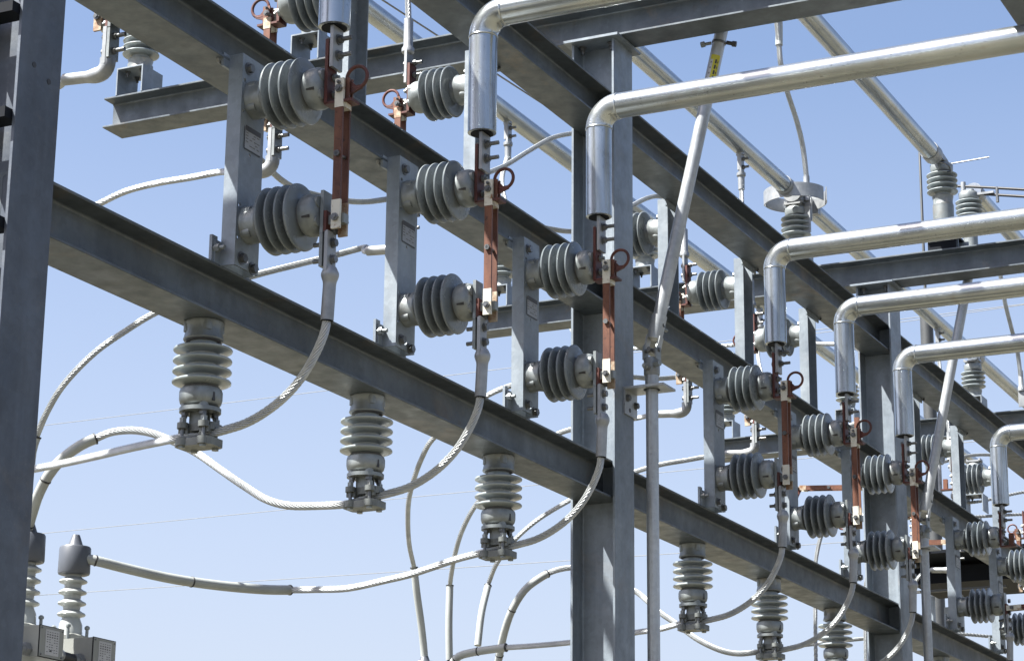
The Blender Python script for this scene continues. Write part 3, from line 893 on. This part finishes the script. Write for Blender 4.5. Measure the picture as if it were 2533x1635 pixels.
# rear cables with elbow lugs
def rear_cable(x, label, main, slv=None):
    t = cable_thing(label, (x, .43, 4.6), 'cables from the rear switches')
    rear_lug(t, x)
    pts = [(x, .56, 4.512), (x, .61, 4.516)] + main
    conductor(t, pts, RC)
    if slv: sleeve(t, slv, .0195, (.03,))
    return t
rear_cable(-4.05 + RX[0], 'short stranded cable with an elbow lug disappearing behind the left corner column', C['rc0'][1:])
rear_cable(-4.05 + RX[1], 'stranded cable with an elbow lug passing behind the first switch base and down left', C['rc1'][1:])
rear_cable(-4.05 + RX[2], 'stranded cable arching down behind the lower beam beside the left corner column', C['rc2'][1:], C['rc2s'])
rear_cable(RX[1], 'stranded cable running behind the middle column and third hanging insulator to a sleeved riser', C['rc3'][1:], C['rc3s'])
rear_cable(RX[0], 'stranded cable bending down to the leftmost sleeved riser behind the lower beam', [(.997, .75, 4.472), (.952, .901, 4.442), (.93, 1.026, 4.397), (.956, 1.196, 4.304), (.976, 1.343, 4.221), (1.057, 1.446, 4.148), (1.176, 1.553, 4.07), (1.296, 1.642, 4.003), (1.46, 1.735, 3.935), (1.679, 1.844, 3.859), (1.932, 1.95, 3.787)], C['d3s'][::-1] + [(2.072, 1.95, 3.29)])
rear_cable(RX[2], 'stranded cable with an elbow lug crossing behind the operating rod to a sleeved riser', C['rc5'][1:], C['rc5s'])
for k in range(3):
    x = 4.05 + RX[k]
    rear_cable(x, 'stranded cable with an elbow lug under the open rear switch %s from the left' % ORD[k], [(x, .70, 4.47), (x + .01, .77, 4.30), (x + .01, .79, 3.9), (x, .79, 3.0), (x, .79, 2.0)])
t = cable_thing('short level cable passing behind the operating rod at its bracket', (1.108, .55, 4.501)); conductor(t, [(.9, .56, 4.47), (1.108, .55, 4.501), (1.6, .524, 4.598), (1.81, .513, 4.639), (2.078, .5, 4.709)], RC)
t = cable_thing('bare jumper cable sagging behind the second front switch and rising to the long pipe', C['d1'][0]); conductor(t, C['d1'], RC)
t = cable_thing('short arched jumper cable right behind the middle column', C['d2'][0]); conductor(t, C['d2'], RC)
t = cable_thing('riser cable going up from the strapped pipe joint behind the upper cross beam', C['up4'][0]); conductor(t, C['up4'] + [(3.55, .43, 7.5), (3.5, .43, 8.2)], .0165)
sleeve(t, C['up4s'], .022, ())
b = MB(); b.mat('lug'); b.lathe([(.0265, -.045), (.0265, -.02), (.020, -.010), (.0195, .115)], (4.066, .43, 6.335), (-.02, 0, 1), 20); b.box((4.062, .425, 6.235), (.016, .05, .15)); b.box((4.040, .425, 6.165), (.016, .045, .165)); buildw(b, 'terminal_lug', None, t)
t = cable_thing('riser cable rising at the right edge above the third column', C['up8'][0]); conductor(t, C['up8'], .0165)
b = MB(); b.mat('lug'); x8, y8, z8 = C['up8'][0]; b.lathe([(.0265, -.10), (.0265, -.07), (.020, -.06), (.0195, .06)], (x8, y8, z8), (0, 0, 1), 20); b.box((x8, y8, z8 - .15), (.016, .05, .14)); buildw(b, 'terminal_lug', None, t)

# cable taps from the long pipes to the rear switches
for b in range(3):
    for k, (py, w) in enumerate(((2.5, 'farthest'), (1.5, 'middle'), (.5, 'nearest'))):
        x = COLX[b] + RX[k]; xp = x + .042
        lab = 'tap cable from the %s long pipe to a rear switch, %s' % (w, LOC[b])
        if (b, k) == (1, 0): py = .5; lab = 'tap cable hanging right behind the top of the middle column'
        t = cable_thing(lab, (xp, py, ZP - .05), 'tap cables of the long pipes')
        drop_tab(t, xp, py); up_lug(t, x)
        if py < 1: pts = [(xp, py - .004, 6.09), (xp - .01, .49, 5.98), (xp - .03, .455, 5.72), (x, .434, 5.49)]
        elif k == 1: pts = [(xp, 1.496, 6.09), (x - .06, 1.48, 5.90), (x - .09, 1.42, 5.70), (x - .09, 1.30, 5.46), (x - .07, 1.0, 5.33), (x - .04, .70, 5.41), (x - .01, .50, 5.585), (x, .445, 5.56), (x, .434, 5.49)]
        else:
            s = (py - .43)
            pts = [(xp, py - .004, 6.09), (xp - .04, py - .02, 5.98), (xp - .06, py - .08 * s, 5.84), (xp - .07, .43 + .60 * s, 5.75), (x - .01, .43 + .22 * s, 5.69), (x, .445, 5.60), (x, .434, 5.49)]
        conductor(t, pts, RC)

# ------------------------------------------------------------------ operating rods
def operating_rod(cx, label, sticker):
    t = thing('operating_rod', label, 'rod', (cx + .05, -.208, 0), 0, 'switch operating rods')
    X = cx + .05
    b = MB(); b.cyl((X, -.208, 0), (X, -.208, 4.17), .0265, 32); buildw(b, 'vertical_pipe', 'rodsteel', t)
    b = MB(); b.cyl((X, -.208, 4.095), (X, -.208, 4.112), .036, 28); b.cyl((X, -.208, 4.112), (X, -.208, 4.160), .0292, 28); buildw(b, 'collar', 'rodsteel', t)
    b = MB(); b.box((X + .002, -.195, 4.100), (.135, .186, .010)); b.box((X + .002, -.107, 4.043), (.132, .008, .108)); br = buildw(b, 'guide_bracket', 'rodsteel', t)
    for bx, bz in ((X - .040, 4.060), (X + .048, 4.044)):
        q = MB(); q.cyl((bx, -.111, bz), (bx, -.114, bz), .017, 18); q.hex((bx, -.114, bz), (bx, -.126, bz), .0135); q.v = [p - V(t.location) for p in q.v]; q.build('bolt', 'hardware', br)
    for bx, bz in ((X - .012, 4.064), (X - .012, 4.012)):
        q = MB(); q.cyl((bx, -.1122, bz), (bx, -.1112, bz), .010, 14); q.v = [p - V(t.location) for p in q.v]; q.build('slot_hole', 'black', br)
    # universal joint: lower fork, cross pin
    b = MB(); b.mat('casting'); b.lathe([(.0335, 4.158), (.0345, 4.162), (.0345, 4.225), (.028, 4.235)], (X, -.208, 0), (0, 0, 1), 28)
    b.prism([(-.026, 4.225), (.026, 4.225), (.026, 4.272), (.015, 4.292), (-.015, 4.292), (-.026, 4.272)], -.2405, -.2335, 'Y', Matrix.Translation((X, 0, 0)))
    b.prism([(-.026, 4.225), (.026, 4.225), (.026, 4.272), (.015, 4.292), (-.015, 4.292), (-.026, 4.272)], -.1825, -.1755, 'Y', Matrix.Translation((X, 0, 0)))
    b.mat('hardware'); b.cyl((X, -.248, 4.268), (X, -.168, 4.268), .009, 14); b.cyl((X - .035, -.208, 4.268), (X + .035, -.208, 4.268), .009, 14)
    b.mat('casting'); b.hex((X - .030, -.234, 4.200), (X - .040, -.262, 4.200), .014); b.cyl((X - .034, -.205, 4.186), (X - .085, -.205, 4.184), .007, 12); b.hex((X - .060, -.205, 4.185), (X - .072, -.205, 4.185), .013); b.hex((X - .034, -.205, 4.186), (X - .046, -.205, 4.186), .013)
    buildw(b, 'universal_joint', None, t)
    # inclined pipe
    P0 = V((X + .008, -.204, 4.262)); P1 = V((cx + .155, -.552, 5.90)); d = (P1 - P0).normalized()
    b = MB(); b.cyl(P0 + d * .075, P1, .0285, 32); buildw(b, 'inclined_pipe', 'rodsteel', t)
    b = MB(); F = b.frame(P0, d)
    b.mat('rodsteel'); b.cyl(P0 + d * .060, P0 + d * .165, .0335, 30)
    for s in (-1, 1): b.box((s * .028, 0, .030), (.008, .040, .085), F)
    b.mat('black'); b.cyl(P0 + d * .118 + V((-.004, -.0335, 0)), P0 + d * .118 + V((-.004, -.031, 0)), .010, 14)
    b.mat('casting'); q0 = P0 + d * .118; b.hex(q0 + V((.030, -.004, 0)), q0 + V((.044, -.006, 0)), .013); b.cyl(q0 + V((.044, -.006, 0)), q0 + V((.082, -.010, 0)), .007, 12)
    buildw(b, 'upper_fork', None, t)
    pc = P0 + d * 1.438
    b = MB(); b.mat('hardware'); b.lathe([(.0292, -.006), (.032, -.004), (.032, .004), (.0292, .006)], pc, d, 28)
    b.mat('casting'); b.cyl(pc + V((-.01, .032, 0)), pc + V((-.018, .075, -.004)), .0075, 12); b.hex(pc + V((-.018, .060, -.003)), pc + V((-.020, .078, -.005)), .013)
    b.mat('black'); b.cyl(pc + V((.012, -.030, 0)), pc + V((.022, -.066, -.01)), .009, 12); b.hex(pc + V((.02, -.054, -.007)), pc + V((.024, -.072, -.011)), .013)
    buildw(b, 'pipe_clamp', None, t)
    if sticker:
        b = MB(); F = b.frame(P0 + d * 1.285, d)
        def patch(mat, a0, a1, z0, z1, r):
            b.mat(mat); n = 8; vs = []
            for i in range(n + 1):
                a = a0 + (a1 - a0) * i / n
                for z in (z0, z1): vs.append((r * math.cos(a), r * math.sin(a), z))
            b.add(vs, [(2 * i, 2 * i + 2, 2 * i + 3, 2 * i + 1) for i in range(n)], F)
        # local angle that faces the viewer side (-x,-y)
        iv = F.to_3x3().inverted() @ V((-.92, -.40, 0)); ac = math.atan2(iv.y, iv.x)
        patch('yellow', ac - .75, ac + .75, -.07, .085, .0289)
        patch('boxlabel', ac - .75, ac - .28, -.07, .062, .0292)
        for i in range(5):
            z = -.060 + i * .026
            patch('ink', ac + .05, ac + .32, z, z + .019, .0293)
            patch('ink', ac + .45, ac + .58, z + .002, z + .014, .0293)
            patch('grayink', ac - .62, ac - .42, z, z + .008, .0295)
        buildw(b, 'warning_sticker', None, t)
    return t
operating_rod(0.0, 'galvanised operating rod with yellow sticker, jointed at a bracket on the middle column', True)
operating_rod(4.05, 'galvanised operating rod jointed beside the second column, without a sticker', False)

# ------------------------------------------------------------------ reclosers with bushings (behind the frame)
def recloser(x0, label, rear, zf=3.125):
    """row of three bushings at y=1.4 (x0 is the right-hand one), second row at y=1.95"""
    t = thing('recloser', label, 'recloser', (x0 - .28, 1.675, 0))
    b = MB()
    b.box((x0 - .28, 1.675, 2.42), (.95, .95, .50), None, .04)
    for i in range(3): b.cyl((x0 - .28 * i, 1.40, 2.665), (x0 - .28 * i, 1.40, 2.852), .050, 30)
    for rx, ry, rz in rear: b.cyl((rx, ry, 2.665), (rx, ry, rz - .273), .050, 30)
    buildw(b, 'tank', 'boxpaint', t)
    b = MB()
    for sx in (-.42, .42):
        for sy in (-.42, .42): b.box((x0 - .28 + sx, 1.675 + sy, 1.10), (.08, .08, 2.20))
    buildw(b, 'stand', 'column', t)
    def bush(x, y, zc, covered):
        # zc: underside of the cover
        b = MB(); pr = [(.045, zc - .235), (.043, zc - .19)]
        for i in range(4):
            h = zc - .152 + .0415 * i
            pr += [(.0325, h - .012), (.040, h - .008), (.050, h - .005), (.0535, h - .001), (.051, h + .004), (.041, h + .009), (.031, h + .016)]
        pr += [(.030, zc + .002)]
        b.lathe(pr, (x, y, 0), (0, 0, 1), 40); o = buildw(b, 'bushing', 'bushing', t)
        q = MB(); q.mat('boxpaint'); q.lathe([(.060, zc - .275), (.062, zc - .27), (.062, zc - .235), (.046, zc - .228)], (x, y, 0), (0, 0, 1), 36)
        q.mat('casting')
        for a in range(4):
            an = .5 + a * PI / 2; px, py = x + .062 * math.cos(an), y + .062 * math.sin(an)
            q.cyl((px, py, zc - .30), (px, py, zc - .205), .006, 10); q.lathe([(.004, 0), (.010, .004), (.010, .012), (.004, .017)], (px, py, zc - .210), (0, 0, 1), 12)
            q.box(((x + px) / 2, (y + py) / 2, zc - .222), (.02, .02, .010))
        q.v = [p - V(t.location) for p in q.v]; q.build('clamp_ring', None, o)
        q = MB()
        q.lathe([(.050, zc - .003), (.058, zc), (.0605, zc + .006), (.0595, zc + .098), (.056, zc + .104), (.030, zc + .106), (.0295, zc + .107), (.017, zc + .142), (.014, zc + .150), (.006, zc + .152)], (x, y, 0), (0, 0, 1), 40)
        q.v = [p - V(t.location) for p in q.v]; q.build('bushing_cover', 'cover', o)
    for i in range(3): bush(x0 - .28 * i, 1.40, zf, True)
    for x, y, zc in rear: bush(x, y, zc, True)
    # current transformer boxes in front of the bushings
    for i in range(2):
        bx = x0 - .032 - .318 * i
        b = MB(); b.mat('boxpaint'); b.box((bx, 1.290, 2.811), (.138, .140, .110)); b.mat('dark_shaded'); b.box((bx, 1.2188, 2.811), (.142, .0025, .114)); b.mat('boxpaint'); b.box((bx, 1.2165, 2.811), (.136, .002, .108))
        for qx in (-.060, .060):
            for qz in (-.047, .047): b.mat('hardware'); b.cyl((bx + qx, 1.2154, 2.811 + qz), (bx + qx, 1.2125, 2.811 + qz), .0035, 8)
        o = buildw(b, 'junction_box', None, t)
        q = MB(); q.mat('boxlabel'); q.box((bx + .002, 1.2149, 2.811), (.078, .001, .090))
        q.mat('grayink')
        for r in range(9):
            for cc in range(5):
                if r in (0, 1) or random.random() < .75:
                    q.box((bx - .026 + cc * .014, 1.2140, 2.847 - r * .0088), (.007, .001, .0042 if r in (1, 2) else .0022))
        q.mat('ink'); q.prism([(-.008, 0), (.008, 0), (.003, .006), (-.003, .006)], 1.2132, 1.2142, 'Y', Matrix.Translation((bx - .006, 0, 2.778)))
        q.v = [p - V(t.location) for p in q.v]; q.build('box_label', None, o)
        q = MB(); q.mat('lug'); q.hex((bx - .069, 1.27, 2.78), (bx - .098, 1.27, 2.78), .027); q.cyl((bx - .098, 1.27, 2.78), (bx - .118, 1.27, 2.78), .022, 20)
        q.mat('black'); q.cyl((bx - .118, 1.27, 2.78), (bx - .185, 1.275, 2.785), .0195, 20)
        q.mat('lug'); q.cyl((bx - .185, 1.275, 2.785), (bx - .20, 1.275, 2.786), .024, 20)
        q.v = [p - V(t.location) for p in q.v]; q.build('conduit', None, o)
    return t
recloser(-1.75, 'grey recloser with dark capped bushings and labelled boxes at the lower left', [(-1.40, 1.95, 3.30), (-1.70, 1.95, 3.30), (-2.0, 1.95, 3.30)])
recloser(1.86, 'grey recloser below the sleeved risers at the bottom edge of the middle', [(2.07, 1.95, 3.20), (2.36, 1.95, 3.20), (2.68, 1.95, 3.20)], 3.03)

# ------------------------------------------------------------------ far things
def wire(label, pts, r):
    b = MB(); b.tube(pts, r, 8, 1.5); o = buildw(b, 'overhead_wire', 'wire', None, pts[0]); tag(o, label, 'wire')
def sag(a, b, s, n=12):
    a, b = V(a), V(b)
    return [a.lerp(b, i / n) - V((0, 0, 4 * s * (i / n) * (1 - i / n))) for i in range(n + 1)]
wire('thin far wire, uppermost of the three behind the frame', sag((26.6, 36, 12.0), (25.6, -8, 12.0), .02), .0055)
wire('thin far wire, middle of the three behind the frame', sag((29.2, 36, 10.5), (28.3, -2, 10.5), .02), .0055)
wire('thin far wire, lowest of the three behind the frame', sag((27.2, 36, 9.0), (29.2, -3, 9.0), .02), .0055)
wire('short stretch of far wire above the others at the right', sag((29.6, 9, 13.0), (29.1, 3.0, 13.0), .02), .0055)
wire('dark wire slanting beside the long pipe at the top', [(-6, 4.0, 8.01), (5.0, 4.0, 8.67), (14, 4.0, 9.21)], .007)
b = MB(); b.lathe([(.10, 0), (.085, 10.3), (.02, 10.32), (.017, 12.62), (.004, 12.66)], (20, 4.185, 0), (0, 0, 1), 16)
o = buildw(b, 'lightning_mast', 'mast', None, (20, 4.185, 0)); tag(o, 'thin dark lightning mast rising far behind the bent pipes', 'mast')

t = thing('equipment_platform', 'dark steel platform far behind the open switches at the right', 'platform', (13.0, 1.2, 0))
b = MB(); b.box((13.4, .9, 5.52), (.9, 3.1, .16)); buildw(b, 'deck', 'dark_shaded', t)  # deck stands in shadow, darkness painted into its colour
b = MB(); b.box((13.15, .9, 5.655), (1.4, 3.2, .03)); buildw(b, 'top_plate', 'dark_shaded', t)  # overhanging plate added to keep the deck face in shade
b = MB(); b.box((12.94, 2.02, 5.365), (.05, .98, .022)); buildw(b, 'edge_rail', 'mast', t)
for x, y in ((12.98, 2.30), (12.98, 2.02), (12.98, 1.0), (13.7, 2.3), (13.7, -.4)):
    b = MB(); b.box((x, y, 2.66), (.09, .09, 5.32)); buildw(b, 'leg', 'channel', t)
t = copy_tree(sp); t.location = (9.55, .90, 5.40); t['label'] = 'insulator on its bracket among the cables at the right edge'; t['group'] = 'far insulators at the right'
t = copy_tree(sp); t.location = (13.3, 1.9, 5.67); t['label'] = 'insulator standing on the dark far platform'; t['group'] = 'far insulators at the right'
for nm, pts in (('upper', [(8.6, .95, 5.62), (9.2, .8, 5.80), (9.9, .62, 5.90), (11, .3, 5.94)]), ('middle', [(9.0, 1.3, 5.40), (9.6, .95, 5.50), (10.4, .6, 5.72), (11.5, .2, 5.80)]),
                ('lower', [(8.8, 1.3, 5.25), (9.4, .9, 5.34), (10.2, .5, 5.47), (11.4, .1, 5.50)]), ('lowest', [(7.2, 1.6, 4.05), (7.5, 1.2, 4.12), (8.0, .8, 4.20), (8.8, .4, 4.24)]),
                ('bottom', [(6.5, 1.5, 3.35), (6.9, 1.1, 3.50), (7.4, .75, 3.66), (8.2, .3, 3.74)])):
    t = cable_thing('pale far cable at the right edge, %s of the five' % nm, pts[0], 'far cables at the right edge'); conductor(t, pts, .014)

t = thing('conductor_pair', 'pair of thin upright conductors behind the farthest visible rear switch', 'conductor', (9.5, 1.18, 5.42))
for dy in (0, -.11):
    b = MB(); b.cyl((0, dy, 0), (0, dy, .46), .016, 14); b.lathe([(.016, .10), (.026, .11), (.026, .14), (.016, .15)], (0, dy, 0), (0, 0, 1), 14); b.build('rod', 'lug', t)
b = MB(); b.mat('red'); b.box((0, -.055, .06), (.02, .20, .018)); b.build('cross_bar', None, t)
